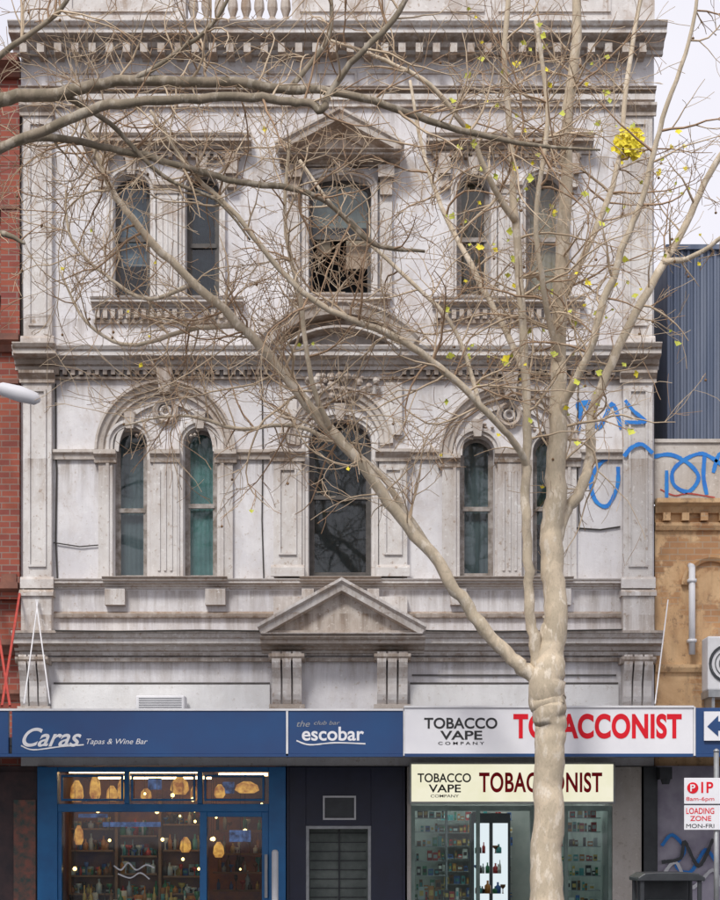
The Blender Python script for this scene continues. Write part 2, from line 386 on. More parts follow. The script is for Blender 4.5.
def pediment(m, a, b, base, apex, out, th, fillm, tymp=.06):
    cx = (a+b)/2; H = th/S
    bigc(m, a, b, base+th*.5, th*.55, out)
    m.sweep([(fx(a), fz(base)), (fx(cx), fz(apex)), (fx(b), fz(base))], [(0, -H*.5), (out*.3, -H*.5), (out*.45, -H*.2), (out*.9, -H*.05), (out*.93, .25*H), (out*1.02, .4*H), (out*1.02, .55*H), (0, .55*H)])
    fillm.add([(fx(a), -tymp, fz(base)), (fx(b), -tymp, fz(base)), (fx(cx), -tymp, fz(apex))], [(0, 1, 2)])
pediment(O, 280, 400, 160, 128, .42, 16, O)
bigc(T, 16, 658, 371, 20, .34)
dent(O, 56, 275, 376.5, 5, 4, 4, .12); dent(O, 402, 618, 376.5, 5, 4, 4, .12)
O.cornice(XL, XR, fz(380), [(0, 0), (.07, 0), (.07, .03), (0, .05)])
for a, b in ((18, 60), (615, 657)): bigc(O, a, b, 371.5, 21, .46)
def seg(m, cx, base, halfw, rise, prof):
    r = (halfw**2+rise**2)/(2*rise); a = math.degrees(math.asin(halfw/r))
    m.sweep(arc(fx(cx), fz(base)-(r-rise)/S, r/S, r/S, 90+a, 90-a, 24), prof)
seg(O, 340, 352, 72, 32, [(0, -.16), (.2, -.16), (.24, -.07), (.44, -.03), (.46, .07), (.50, .11), (.50, .14), (0, .14)])
seg(T, 340, 354, 60, 22, [(0, -.03), (.36, -.03), (.36, 0), (0, 0)])
for k in range(60):
    a = R.uniform(-1, 1); x = 340+a*38; zp = 376+7*abs(a)+R.uniform(-2, 24)*(1-abs(a)*.7)
    r = R.uniform(.025, .06)
    O.lathe(fx(x), -.09-R.uniform(0, .06), [(.001, fz(zp)-r), (r*.7, fz(zp)-r*.7), (r, fz(zp)), (r*.7, fz(zp)+r*.7), (.001, fz(zp)+r)], 6)
AP = [(0, 0), (.07, 0), (.07, .05), (.11, .07), (.13, .13), (.17, .15), (.17, .18), (0, .18)]
for cx, dz in ((166, 0), (509, 4)):
    X, Z = fx(cx), fz(452+dz)
    O.sweep(arc(X, Z, 57/S, 57/S, 180, 0, 32), AP)
    T.sweep(arc(X, Z, 47/S, 47/S, 180, 0, 32), [(0, 0), (.05, 0), (.05, .06), (0, .06)])
    O.sweep(arc(X, fz(412+dz), 13/S, 13/S, 0, 345, 23), [(0, 0), (.07, 0), (.10, .03), (.07, .07), (0, .07)], closed=True)
    T.sweep(arc(X, fz(412+dz), 6/S, 6/S, 0, 345, 23), [(0, 0), (.06, 0), (.08, .02), (.06, .04), (0, .04)], closed=True)
    for sg in (-1, 1):
        bx = cx+sg*60
        T.box(fx(bx-7), fx(bx+7), -.07, .01, fz(580), fz(462+dz)); O.cornice(fx(bx-11), fx(bx+11), fz(464+dz), [(0, 0), (.10, 0), (.11, .07), (.17, .11), (.17, .17), (0, .17)])
        for q in range(9):
            r = .03; zz = fz(430+dz+R.uniform(-12, 8)); xx = fx(cx+sg*(24+R.uniform(-8, 10)))
            O.lathe(xx, -.03, [(.001, zz-r), (r, zz), (.001, zz+r)], 6)
    T.box(fx(cx-12), fx(cx+12), -.11, .01, fz(580), fz(462)); O.cornice(fx(cx-15), fx(cx+15), fz(464), [(0, 0), (.13, 0), (.14, .07), (.19, .11), (.19, .17), (0, .17)])
    for q in (-6, 0, 6): T.box(fx(cx+q-1.2), fx(cx+q+1.2), -.13, -.10, fz(572), fz(472))
    zk = fz(392+dz); O.add([(X-.07, -.22, zk-.05), (X+.07, -.22, zk-.05), (X+.11, -.26, zk+.27), (X-.11, -.26, zk+.27), (X-.07, 0, zk-.05), (X+.07, 0, zk-.05), (X+.11, 0, zk+.27), (X-.11, 0, zk+.27)], [(0,1,2,3),(0,4,5,1),(1,5,6,2),(2,6,7,3),(3,7,4,0)])
O.sweep(arc(fx(340), fz(446), 40/S, 44/S, 180, 0, 28), AP)
for a, b in ((274, 302), (379, 407)):
    pil(a, b, 452, 578, .13)
    T.box(fx(a+5), fx(b-5), -.09, .01, fz(436), fz(384))
    T.box(fx(a), fx(b), -.16, .01, fz(630), fz(598))
for a, b in ((53, 97), (235, 273), (408, 440), (578, 622)):
    O.cornice(fx(a), fx(b), fz(460), [(0, 0), (.05, 0), (.06, .06), (.10, .09), (.10, .13), (0, .14)])
bigc(T, 53, 622, 589, 9, .16)
for a, b in ((104, 228), (300, 381), (448, 572)): bigc(O, a, b, 586.5, 8, .24)
for a, b in ((106, 126), (206, 226), (302, 314), (367, 379), (450, 466), (552, 570)):
    T.box(fx(a), fx(b), -.14, .01, fz(606), fz(590))
O.cornice(fx(53), fx(622), fz(618), [(0, 0), (.06, 0), (.08, .05), (0, .09)])
bigc(T, 16, 660, 656, 20, .36); O.cornice(fx(16), fx(660), fz(636), [(0, 0), (.39, 0), (.39, .035), (0, .06)])
O.cornice(XL, XR, fz(662), [(0, 0), (.10, 0), (.10, .05), (0, .06)])
pediment(T, 263, 421, 638, 594, .55, 18, O, .34)
bigc(O, 262, 424, 654, 14, .52)
def console(a, b, top, bot, out=.34):
    x0, x1 = fx(a), fx(b); zt, zb = fz(top), fz(bot); n = 10; h = zt-zb; pr = []
    for i in range(n+1):
        t = i/n; pr.append((-(out*(.45+.55*math.cos(t*math.pi*.5)**1.2)+.03*math.sin(t*9)), zt-h*t))
    for s in range(3):
        a0 = x0+(x1-x0)*(s/3+.03); a1 = x0+(x1-x0)*((s+1)/3-.03); vs = []
        for yv, zv in pr: vs += [(a0, yv, zv), (a1, yv, zv)]
        vs += [(a0, 0, zb), (a1, 0, zb), (a0, 0, zt), (a1, 0, zt)]; k = 2*(n+1)
        fs = [(2*i, 2*i+1, 2*i+3, 2*i+2) for i in range(n)]+[(2*n, 2*n+1, k+1, k), (0, k+2, k+3, 1)]
        fs += [tuple([2*i for i in range(n+1)]+[k, k+2]), tuple([2*i+1 for i in range(n+1)]+[k+1, k+3])]
        T.add(vs, fs)
    T.box(x0+.02, x1-.02, -out*.42, 0, zb, zt)
    O.cornice(x0-.03, x1+.03, zt-.12, [(0, 0), (out, 0), (out+.04, .05), (out+.04, .09), (0, .09)])
    O.cornice(x0-.03, x1+.03, zb-.05, [(0, 0), (out*.6, 0), (out*.6, .06), (0, .06)])
console(272, 303, 654, 706); console(376, 408, 654, 706); console(22, 50, 657, 708); console(620, 650, 657, 708)
T.cornice(XL, XR, fz(108), [(0, 0), (.06, 0), (.06, .07), (.10, .08), (.10, .16), (0, .18)])
bigc(O, 20, 655, 96, 6, .16)
for i in range(11):
    a = 60+i*51
    T.sweep([(fx(a), fz(88)), (fx(a+42), fz(88)), (fx(a+42), fz(72)), (fx(a), fz(72))], [(0, 0), (.03, 0), (.03, .03), (0, .03)], closed=True)
x = 24
while x < 648:
    O.box(fx(x), fx(x+7), -.34, .01, fz(62), fz(53)); x += 17
bigc(T, 14, 662, 57, 22, .50); bigc(O, 20, 655, 33, 6, .18)
zt = fz(30)+.12
T.box(XL, XR, -.08, .5, fz(40)-.1, zt)
for a, b in ((186, 292),):
    n = int((b-a)/12)
    for i in range(n):
        xx = fx(a+(i+.5)*(b-a)/n); z = zt
        O.lathe(xx, .1, [(.07, z), (.07, z+.06), (.035, z+.1), (.075, z+.22), (.07, z+.3), (.03, z+.48), (.055, z+.53), (.055, z+.6)], 10)
for a, b in ((21, 186), (292, 654)):
    T.box(fx(a), fx(b), -.06, .35, zt, zt+.62)
for a, b in ((70, 175), (300, 384), (400, 484), (498, 610)):
    T.sweep([(fx(a), zt+.1), (fx(b), zt+.1), (fx(b), zt+.5), (fx(a), zt+.5)], [(0, 0), (.03, 0), (.03, .04), (0, .04)], closed=True, y=-.06)
T.cornice(XL-.05, XR+.05, zt+.6, [(-.36, 0), (.12, 0), (.18, .06), (.18, .14), (-.36, .16)])
T.box(fx(290)+.1, fx(390)-.1, -.04, .3, zt+.75, zt+1.6)
T.obj('mouldings', M['trim'], B); O.obj('ornament_and_cornices', M['ornament'], B)
f = MB(); f.box(fx(52), fx(270), -.06, -.003, fz(709), fz(685)); f.box(fx(410), fx(618), -.06, -.003, fz(709), fz(685))
f.obj('painted_frieze_boards', M['frieze'], B)
f = MB(); f.box(fx(54), fx(270), -.03, .0, fz(684), fz(682.6)); f.box(fx(410), fx(618), -.03, .0, fz(684), fz(682.6)); f.box(fx(412), fx(616), -.03, .0, fz(676), fz(674.6)); f.obj('conduits', M['sashd'], B)
f = MB()
def cable(pts, y, r=.011):
    q = [Vector((fx(a), y, fz(b))) for a, b in pts]; f.tube(q, [r]*len(q), 5)
cable([(56,384),(56,455),(57,470),(56,540),(58,588)], -.02); cable([(54,543),(80,547),(104,545)], -.03, .009); cable([(262,384),(263,450),(262,520),(264,585)], -.02, .009)
cable([(60,634),(120,634.8),(200,633.6),(262,634.4)], -.41); cable([(425,634),(500,635),(618,633)], -.41); cable([(21,110),(20,200),(22,348)], -.02, .018); cable([(578,384),(577,460),(579,530)], -.02, .009); cable([(572,528),(600,530),(620,527)], -.02, .012)
f.obj('service_cables', M['cable'], B)
for g in [((578,432),(584,403),(598,428),(612,404),(621,428)), ((580,412),(578,404),(590,402)), ((620,455),(602,462),(591,480),(595,500),(607,506),(617,487),(618,468))]:
    stroke([(fx(a), fz(b)) for a, b in g], .055, -.012, M['graf'], B, 'graffiti')
stroke([(fx(a), fz(b)) for a, b in ((623,458),(630,450),(640,447),(650,455))], .055, -.175, M['graf'], B, 'graffiti')
stroke([(fx(a), fz(b)) for a, b in ((624,404),(632,414),(643,424),(624,425))], .05, -.175, M['graf'], B, 'graffiti')
# ------------------------------------------------------------ shopfronts
ZT = fz(767)
def glassq(x0, x1, z0, z1, y, parent, m='shopglass', name='glass'):
    g = MB(); g.add([(x0, y, z0), (x1, y, z0), (x1, y, z1), (x0, y, z1)], [(0, 1, 2, 3)]); return g.obj(name, M[m], parent)
def bottles(mb, x0, x1, y, z, dens=.09, hmax=.3, d=.1):
    x = x0
    while x < x1:
        h = R.uniform(.10, hmax); r = R.uniform(.02, .05); k = R.randrange(len(ST)); yy = y+R.uniform(0, d); q = R.random()
        if q < .55: mb.lathe(x, yy, [(r, z), (r, z+h*.6), (r*.35, z+h*.75), (r*.35, z+h)], 7, k)
        elif q < .8: mb.lathe(x, yy, [(r*.5, z), (r*.2, z+h*.1), (r*.2, z+h*.4), (r*1.1, z+h*.6), (r*1.2, z+h*.8)], 8, k)
        x += R.uniform(.5, 1.8)*dens
def packs(mb, x0, x1, y, z, hmax=.22, d=.1, wmax=.14):
    x = x0
    while x < x1-.03:
        w = min(R.uniform(.025, wmax), x1-x); h = R.uniform(.06, hmax); k = R.randrange(len(ST)); yy = y+R.uniform(0, d)
        if R.random() < .9:
            mb.box(x, x+w, yy, yy+.06, z, z+h, k)
            mb.box(x+w*.15, x+w*.85, yy-.004, yy, z+h*.3, z+h*.7, R.choice((4, 6, 5, 8, 7)))
        x += w+R.uniform(.004, .03)
C = empty('bar_shopfront')
m = MB(); x0, x1 = fx(38), fx(286)
m.box(x0, fx(58), -.06, .12, 0, ZT); m.box(fx(269), x1, -.06, .12, 0, ZT)
m.box(fx(58), fx(269), -.04, .1, fz(772), ZT); m.box(fx(58), fx(269), -.05, .1, fz(812), fz(804))
for p in (127, 200): m.box(fx(p-2.5), fx(p+2.5), -.04, .09, fz(804), fz(772))
m.box(fx(200), fx(207), -.045, .1, 0, fz(812)); m.box(fx(58), fx(200), -.04, .1, 0, .55); m.box(fx(58), fx(62), -.03, .09, .55, fz(812))
m.box(fx(262), fx(269), -.03, .09, 0, fz(812)); m.box(fx(207), fx(262), -.03, .09, 0, .3); m.box(fx(207), fx(262), -.03, .09, fz(817), fz(812))
for a, b in ((60,125),(130,197),(203,266)):
    m.sweep([(fx(a)+.02, fz(801)), (fx(b)-.02, fz(801)), (fx(b)-.02, fz(775)), (fx(a)+.02, fz(775))], [(0, 0), (.05, 0), (.05, .03), (0, .03)], closed=True)
m.obj('timber_frame', M['blue'], C, bevel=.006)
glassq(fx(58), fx(269), fz(804), fz(772), .03, C); glassq(fx(62), fx(200), .55, fz(812), .03, C); glassq(fx(207), fx(262), .3, fz(817), .03, C)
m = MB(); m.box(fx(265), fx(265)+.04, -.13, -.06, .9, 1.5); m.obj('door_handle', M['metal'], C)
m = MB(); m.box(x0, x0+.1, .12, 4, 0, ZT); m.box(x1-.1, x1, .12, 4, 0, ZT); m.box(x0, x1, 4, 4.1, 0, ZT); m.box(x0, x1, .3, 4, ZT-.02, ZT); m.box(fx(58), fx(202), 1.2, 1.24, .5, 2.25); m.obj('interior_walls', M['innerd'], C)
m = MB(); m.box(x0, x1, .12, 4, -.02, .02); m.obj('interior_floor', M['floor'], C)
m = MB(); bt = MB()
for z in (.95, 1.22, 1.5, 1.85):
    for a, b in ((60, 105), (112, 150), (156, 200)):
        zz = z+R.uniform(-.09, .09); m.box(fx(a), fx(b), .9, 1.18, zz-.025, zz); bottles(bt, fx(a+2), fx(b-2), .93, zz, .05, .24); packs(bt, fx(a+2), fx(b-2), 1.06, zz, .17, .03, .1)
    m.box(fx(200), fx(266), 2.2, 2.4, z-.03, z); bottles(bt, fx(202), fx(262), 2.24, z, .06, .3)
m.box(fx(60), fx(200), .55, .85, .5, .72); bottles(bt, fx(64), fx(196), .6, .72, .08, .38); packs(bt, fx(64), fx(196), .75, .72, .3)
for p in (60, 108, 153, 198): m.box(fx(p)-.02, fx(p)+.02, .88, 1.17, .0, 2.3)
m.lathe(fx(232), 1.2, [(.2, .02), (.03, .06), (.03, .72), (.32, .74), (.32, .77)], 14)
m.obj('shelves', M['wood'], C); bt.obj('bottle_display', ST, C, True)
l = MB(); cd_ = MB()
for k in range(20):
    px = R.uniform(64, 262); z = R.choice((2.3, 2.05, 1.95, 1.75, 1.6, 1.35))+R.uniform(-.08, .08); y = R.uniform(.35, .8) if px < 200 else R.uniform(.6, 2.1); r = R.uniform(.016, .036)
    l.lathe(fx(px), y, [(.001, z-r), (r*.8, z-r*.6), (r, z), (r*.8, z+r*.6), (.004, z+r)], 8)
    cd_.lathe(fx(px), y, [(.004, z+r), (.003, ZT-.03)], 4)
l.obj('pendant_lamps', M['warm'], C, True); cd_.obj('lamp_cords', M['cable'], C)
l = MB(); l.box(fx(64), fx(196), .45, .50, ZT-.07, ZT-.03); l.box(fx(210), fx(262), 1.6, 1.65, ZT-.07, ZT-.03); l.box(fx(66), fx(194), 3.0, 3.05, ZT-.07, ZT-.03); l.obj('added_fill_strips', M['fillstrip'], C)  # unseen emissive strips, added to brighten the bar interior
am = MB(); bl = MB()
for px, py, w, h in ((70, 790, 14, 22), (88, 786, 12, 26), (104, 792, 12, 16), (116, 788, 8, 22), (140, 793, 12, 12), (174, 784, 20, 18), (190, 792, 8, 16), (216, 790, 12, 14), (244, 786, 26, 12), (72, 835, 10, 20), (180, 845, 12, 16), (215, 850, 12, 16)):
    q = R.uniform(0, .3); a0 = fx(px); hw = w/2/S; z0 = fz(py+h/2); z1 = fz(py-h/2)
    am.lathe(a0, .55+q, [(hw*.6, z0), (hw, z0+(z1-z0)*.25), (hw*.85, z0+(z1-z0)*.7), (hw*.3, z1)], 10)
am.obj('added_glow_shapes', M['amberglow'], C, True)  # emissive shapes added for an orange glow behind the panes
for px, py, w, h in ((148, 782, 14, 12), (224, 786, 12, 12), (124, 824, 60, 5), (236, 836, 22, 12), (84, 815, 30, 4)):
    bl.box(fx(px-w/2), fx(px+w/2), .86, .89, fz(py+h/2), fz(py-h/2))
bl.obj('lit_blue_displays', M['bluelit'], C)
for g in (((114,866),(121,870),(128,863),(136,870),(146,865),(154,868)), ((118,874),(130,878),(140,873),(149,879))):
    stroke([(fx(a), fz(b)) for a, b in g], .02, .02, M['whitep'], C, 'window_lettering')
E = empty('navy_entrance')
m = MB(); a0, a1 = fx(287), fx(405)
m.box(a0, fx(306), -.04, .14, 0, ZT); m.box(fx(371), a1, -.04, .14, 0, ZT); m.box(fx(306), fx(371), -.035, .14, fz(826), ZT)
m.box(a0, a0+.03, -.07, -.04, 0, ZT); m.box(a1-.03, a1, -.07, -.04, 0, ZT)
m.obj('panelled_wall', M['navy'], E, bevel=.005)
m = MB(); m.box(fx(306), fx(309), -.02, .9, 0, fz(826)); m.box(fx(368), fx(371), -.02, .9, 0, fz(826)); m.box(fx(309), fx(368), -.02, .9, fz(829), fz(826)); m.obj('door_reveal', M['metal'], E)
m = MB(); m.box(fx(309), fx(368), .6, .65, 0, fz(829)); m.obj('door_leaf', simple('grey_green_door', (.27, .31, .28), (.15, .18, .165), .5, 3), E)
m = MB()
for i in range(14): m.box(fx(309), fx(366), .57, .598, i*.13+.1, i*.13+.112)
m.box(fx(338), fx(339.5), .56, .6, 0, fz(829)); m.obj('shutter_slats', M['darkmetal'], E)
m = MB(); X0, X1, Z0, Z1 = fx(323), fx(356), fz(820), fz(796)
m.sweep([(X0, Z0), (X1, Z0), (X1, Z1), (X0, Z1)], [(0, 0), (.03, 0), (.03, .025), (0, .025)], closed=True, y=-.035); m.obj('framed_notice', M['whitep'], E)
m = MB(); m.box(X0+.03, X1-.03, -.05, -.03, Z0+.03, Z1-.03); m.obj('notice_face', M['darkmetal'], E)
K = empty('tobacconist_shopfront')
a0, a1 = fx(407), fx(642); m = MB()
m.box(a0, fx(411), -.05, .1, 0, ZT); m.box(fx(612), fx(641), -.05, .25, 0, ZT); m.obj('pilasters', M['cream'], K, bevel=.005)
m = MB(); m.box(fx(411), fx(612), -.02, .08, fz(811), fz(806)); m.box(fx(411), fx(478), -.02, .08, 0, .25); m.box(fx(532), fx(612), -.02, .08, 0, .25)
for p in (413, 478, 532, 566, 610): m.box(fx(p)-.026, fx(p)+.026, -.02, .07, 0, fz(811))
m.obj('green_grey_frame', M['greenalu'], K)
glassq(fx(413), fx(478), .25, fz(811), .02, K); glassq(fx(532), fx(610), .25, fz(811), .02, K)
m = MB(); m.box(a0, a0+.06, .1, 5, 0, ZT); m.box(fx(612), fx(616), .25, 5, 0, ZT); m.box(a0, fx(614), 5, 5.1, 0, ZT); m.box(a0, fx(614), .3, 5, ZT-.02, ZT); m.obj('interior_walls', M['inner'], K)
m = MB(); m.box(a0, fx(614), .1, 5, -.02, .02); m.obj('interior_floor', M['floor'], K)
m = MB()
for y in (1.2, 2.6, 4.0):
    for p in (430, 500, 570): m.box(fx(p), fx(p)+.6, y, y+.09, ZT-.1, ZT-.05)
m.obj('ceiling_tubes', M['cool'], K)
m = MB(); bt = MB()
for z in (.35, .56, .77, .98, 1.19, 1.40, 1.61, 1.82, 2.02):
    m.box(fx(413), fx(450), 1.0, 1.3, z-.012, z); packs(bt, fx(415), fx(448), 1.02, z, .15, .08, .08)
    m.box(fx(540), fx(608), .8, 1.1, z-.012, z); packs(bt, fx(542), fx(606), .82, z, .15, .08, .08)
    m.box(fx(452), fx(540), 4.6, 4.9, z-.012, z); packs(bt, fx(452), fx(540), 4.62, z, .15, .08, .1)
packs(bt, fx(420), fx(466), .55, .85, .2, .1, .08)
m.box(fx(413), fx(414), 1.0, 1.3, 0, 2.2); m.box(fx(449), fx(451), 1.0, 1.3, 0, 2.2); m.box(fx(538), fx(540), .8, 1.1, 0, 2.2)
m.obj('shelving', M['metal'], K); bt.obj('stock_display', ST, K)
m = MB(); m.box(fx(418), fx(468), .5, .9, 0, .85); m.obj('counter', M['greenalu'], K)
m = MB(); m.box(fx(480), fx(522), 2.0, 2.6, .02, 2.1); m.obj('fridge_body', M['darkmetal'], K)
m = MB(); m.box(fx(483), fx(499), 1.97, 1.995, .2, 1.95); m.box(fx(503), fx(519), 1.97, 1.995, .2, 1.95); m.obj('fridge_doors', M['fridge'], K)
bt = MB()
for z in (.3, .6, .9, 1.2, 1.5):
    for a, b in ((484, 498), (504, 518)): bottles(bt, fx(a)+.02, fx(b)-.01, 1.9, z, .045, .2, .02)
bt.obj('drinks', ST, K, True)
LS = empty('backlit_shop_sign')
m = MB(); m.box(fx(409), fx(613), -.22, -.055, fz(804), fz(763)); m.obj('cabinet', M['metal'], LS)
m = MB(); m.box(fx(411), fx(611), -.235, -.221, fz(802), fz(765)); m.obj('face_panel', M['lightbox'], LS)
text('TOBACCONIST', fx(478), fx(600), fz(793), fz(773), -.238, M['red'], LS, off=.025)
text('TOBACCO', fx(417), fx(470), fz(783), fz(774), -.238, M['black'], LS, off=.018)
text('VAPE', fx(428), fx(460), fz(793), fz(785), -.238, M['black'], LS, off=.018)
text('COMPANY', fx(430), fx(458), fz(798), fz(795), -.238, M['black'], LS, off=.01)
# ------------------------------------------------------------ awning
AS = sc(-2.62)
def ax(p): return (p-360)/AS
def az(p): return EYE+(840-p)/AS
A = empty('shop_awning')
m = MB(); m.box(ax(-260), ax(960), -2.56, -.0, az(750)+.06, az(750)+.16); m.obj('deck', M['soffit'], A)
m = MB()
for i in range(40):
    x = ax(-250)+i*.4; m.box(x, x+.015, -2.55, -.05, az(750)+.045, az(750)+.06)
m.obj('soffit_battens', M['metal'], A)
m = MB()
m.box(ax(12.5), ax(286), -2.66, -2.57, az(754), az(711)); m.box(ax(288.5), ax(403), -2.66, -2.57, az(754), az(711)); m.box(ax(-260), ax(9), -2.66, -2.57, az(754), az(711)); m.box(ax(695), ax(960), -2.66, -2.57, az(754), az(708))
m.obj('blue_fascia', M['fascia'], A, bevel=.004)
m = MB(); m.box(ax(404.5), ax(692.5), -2.67, -2.57, az(754), az(708)); m.obj('white_fascia', M['white'], A, bevel=.004)
m = MB()
m.box(ax(-260), ax(404), -2.675, -2.55, az(711), az(709)); m.box(ax(404), ax(693), -2.69, -2.55, az(708), az(706))
m.box(ax(286.2), ax(288.3), -2.67, -2.56, az(756), az(711)); m.box(ax(403.2), ax(404.4), -2.675, -2.56, az(756), az(709)); m.box(ax(692.7), ax(694.8), -2.675, -2.56, az(756), az(707))
m.obj('white_capping', M['whitep'], A)
m = MB(); m.box(ax(-260), ax(403), -2.67, -2.55, az(757), az(754)); m.box(ax(404.5), ax(692.5), -2.68, -2.55, az(757), az(754)); m.box(ax(695), ax(960), -2.67, -2.55, az(757), az(754)); m.obj('gutter_edge', M['fascia'], A)
m = MB()
for p in (60, 190, 345, 480, 610): m.box(ax(p), ax(p)+.03, -2.5, -.1, az(748), az(748)+.03)
m.obj('brackets', M['whitep'], A)
m = MB()
for a, b in ((24, 38), (50, 36), (655, 668)): m.tube([at(a, 704, -2.4), at(b, 600, -.25)], [.009, .009], 6)
m.obj('tie_rods', M['whitep'], A)
m = MB()
for a, b in ((2, 20), (10, -8)): m.tube([at(a, 706, -2.4), at(b, 592, -.2)], [.018, .018], 6)
m.obj('red_tie_rods', M['rust'], A)
yl = -2.662
G = empty('bar_fascia_sign'); text('Caras', ax(23), ax(82), az(747), az(728), yl, M['whitep'], G, shear=.45, off=.015)
text('Tapas & Wine Bar', ax(87), ax(148), az(746), az(739), yl, M['whitep'], G, shear=.3)
stroke([(ax(a), az(b)) for a, b in ((22,746),(34,750),(60,747),(84,745))], .016, yl-.002, M['whitep'], G, 'flourish')
G = empty('club_fascia_sign'); text('escobar', ax(302), ax(364), az(741), az(727), yl, M['white'], G, off=.018)
text('the', ax(297), ax(310), az(727), az(721), yl, M['metal'], G, shear=.3); text('club bar', ax(314), ax(340), az(725), az(721), yl, M['metal'], G, shear=.3)
stroke([(ax(a), az(b)) for a, b in ((297,741),(310,745),(335,743),(365,744))], .018, yl-.002, M['whitep'], G, 'flourish')
G = empty('tobacconist_fascia_sign'); yl = -2.673
text('TOBACCONIST', ax(513), ax(681), az(739), az(714), yl, M['red'], G, off=.038)
text('TOBACCO', ax(424), ax(497), az(729), az(718), yl, M['black'], G, off=.02); text('VAPE', ax(440), ax(482), az(740), az(731), yl, M['black'], G, off=.02)
text('C O M P A N Y', ax(438), ax(484), az(745), az(742), yl, M['black'], G, off=.01)
G = empty('arrow_sign')
m = MB(); m.box(ax(703), ax(760), -2.70, -2.672, az(741), az(712)); m.obj('panel', M['white'], G)
m = MB(); y = -2.704
m.add([(ax(706), y, az(727)), (ax(717), y, az(737)), (ax(717), y, az(731)), (ax(745), y, az(731)), (ax(745), y, az(722)), (ax(717), y, az(722)), (ax(717), y, az(716))], [(0,1,2,3,4,5,6)]); m.obj('arrow', M['fascia'], G)
G = empty('air_conditioner')
m = MB(); m.box(fx(140), fx(188), -.5, -.12, fz(715), fz(698)); m.obj('casing', M['whitep'], G, bevel=.02)
m = MB()
for i in range(6): m.box(fx(143), fx(185), -.51, -.495, fz(712)+i*.03, fz(712)+i*.03+.008)
m.obj('grille', M['metal'], G)
# ------------------------------------------------------------ left brick building
L = empty('red_brick_building'); xl = fx(-520)
m = MB(); wl = [(fx(a), fx(a+55), fz(300), fz(180), .25) for a in (-110, -260, -410)]
wl2 = [(fx(a), fx(a+55), fz(580), fz(460), .25) for a in (-110, -260, -410)]
wall(m, xl, XL-.004, fz(360), fz(64), wl, y=.05); wall(m, xl, XL-.004, fz(766), fz(360), wl2, y=.05)
m.box(xl, xl+.3, .05, 10, 0, fz(64)); m.box(xl, XL-.004, 10, 10.2, 0, fz(64)); m.box(xl, XL-.26, .3, 10, fz(68), fz(66))
m.box(fx(1), XL-.004, -.1, .05, fz(600), fz(380)); m.box(fx(2), XL-.006, -.08, .05, fz(340), fz(90))
m.obj('brick_walls', M['brick'], L)
for o in wl+wl2: window(o, L, y=.22, blind='blindgrey')
m = MB()
for py, h, o in ((78, 18, .3), (352, 16, .2), (216, 8, .14), (600, 16, .26), (655, 14, .3), (392, 10, .2), (300, 5, .12), (470, 5, .14), (700, 10, .1)):
    m.cornice(xl, XL-.01, fz(py), [(0, 0), (o*.3, 0), (o*.5, h/S*.4), (o, h/S*.6), (o, h/S), (0, h/S)], y=.045)
m.box(fx(3), fx(18), -.13, -.1, fz(585), fz(575)); m.obj('brown_mouldings', M['sandst'], L)
m = MB(); m.box(fx(-40), fx(37), .0, .25, 0, fz(772)); m.box(xl, fx(-60), .02, .3, 0, .5); m.box(xl, fx(37), .03, .3, fz(772), fz(766)); m.obj('shop_piers', simple('dark_pier', (.09, .05, .05), (.04, .03, .035), .6), L)
glassq(xl, fx(-40), .5, fz(772), .1, L); m = MB(); m.box(xl, fx(-40), 1.4, 1.5, 0, fz(766)); m.obj('shop_back_wall', M['room'], L)
m = MB(); m.box(fx(14), fx(36), -.03, -.002, fz(905), fz(800)); m.obj('poster_board', simple('poster', (.28, .10, .07), (.05, .08, .07), .5, 10), L)
# ------------------------------------------------------------ right building
Q = empty('ochre_rendered_building'); xr = fx(655.5); xe = fx(1250)
wr = [(fx(a), fx(a+60), fz(670), fz(580), .3) for a in (760, 880, 1000, 1120)]
m = MB(); wall(m, xr, xe, fz(766), fz(500), wr, y=.06); m.box(xe-.3, xe, .3, 10, 0, fz(500)); m.box(xr, xe, 10, 10.2, 0, fz(500))
m.box(xr, xe, .31, 10, fz(504), fz(502))
m.obj('rendered_walls', M['ochre'], Q)
for o in wr: window(o, Q, y=.22, blind='blindgrey')
m = MB()
m.cornice(xr, xe, fz(530), [(0, 0), (.05, 0), (.08, .06), (.08, .1), (0, .12)], y=.06); m.cornice(xr, xe, fz(513), [(0, 0), (.06, 0), (.1, .08), (.22, .12), (.22, .18), (0, .2)], y=.06)
for i in range(30): m.box(xr+.1+i*.26, xr+.2+i*.26, -.06, .065, fz(521), fz(513))
m.cornice(xr, xe, fz(672), [(0, 0), (.05, 0), (.08, .06), (.08, .1), (0, .12)], y=.06)
m.sweep(arc(fx(712), fz(585), 24/S, 24/S, 180, 0, 20), [(0, 0), (.05, 0), (.08, .05), (.08, .09), (0, .09)], y=.06)
m.obj('mouldings', M['ochre'], Q)
m = MB(); m.box(xr+.002, xe, .12, .35, fz(500), fz(441)); m.cornice(xr, xe, fz(441), [(-.25, 0), (.03, 0), (.03, .05), (-.25, .05)], y=.12); m.obj('parapet', M['cream'], Q)
for g in (((655,455),(672,453),(690,462),(700,476),(690,490),(676,484),(674,470),(686,458),(704,452),(722,462)), ((706,455),(705,475),(708,492)), ((668,470),(668,495)), ((715,470),(722,452),(735,470),(745,450))):
    stroke([(fx(a), fz(b)) for a, b in g], .055, .112, M['graf'], Q, 'graffiti')
stroke([(fx(a), fz(b)) for a, b in ((662,488),(676,494),(690,492),(716,496))], .02, .112, M['rust'], Q, 'graffiti')
m = MB(); x = fx(668)*1.06; pts = []
for i in range(220):
    w = .035; pts += [(x, 0), (x+w, 0), (x+w*1.4, .035), (x+w*2.4, .035)]; x += w*2.8
zb, ztp = fz(440)-.3, EYE+(840-250)/sc(1.6)
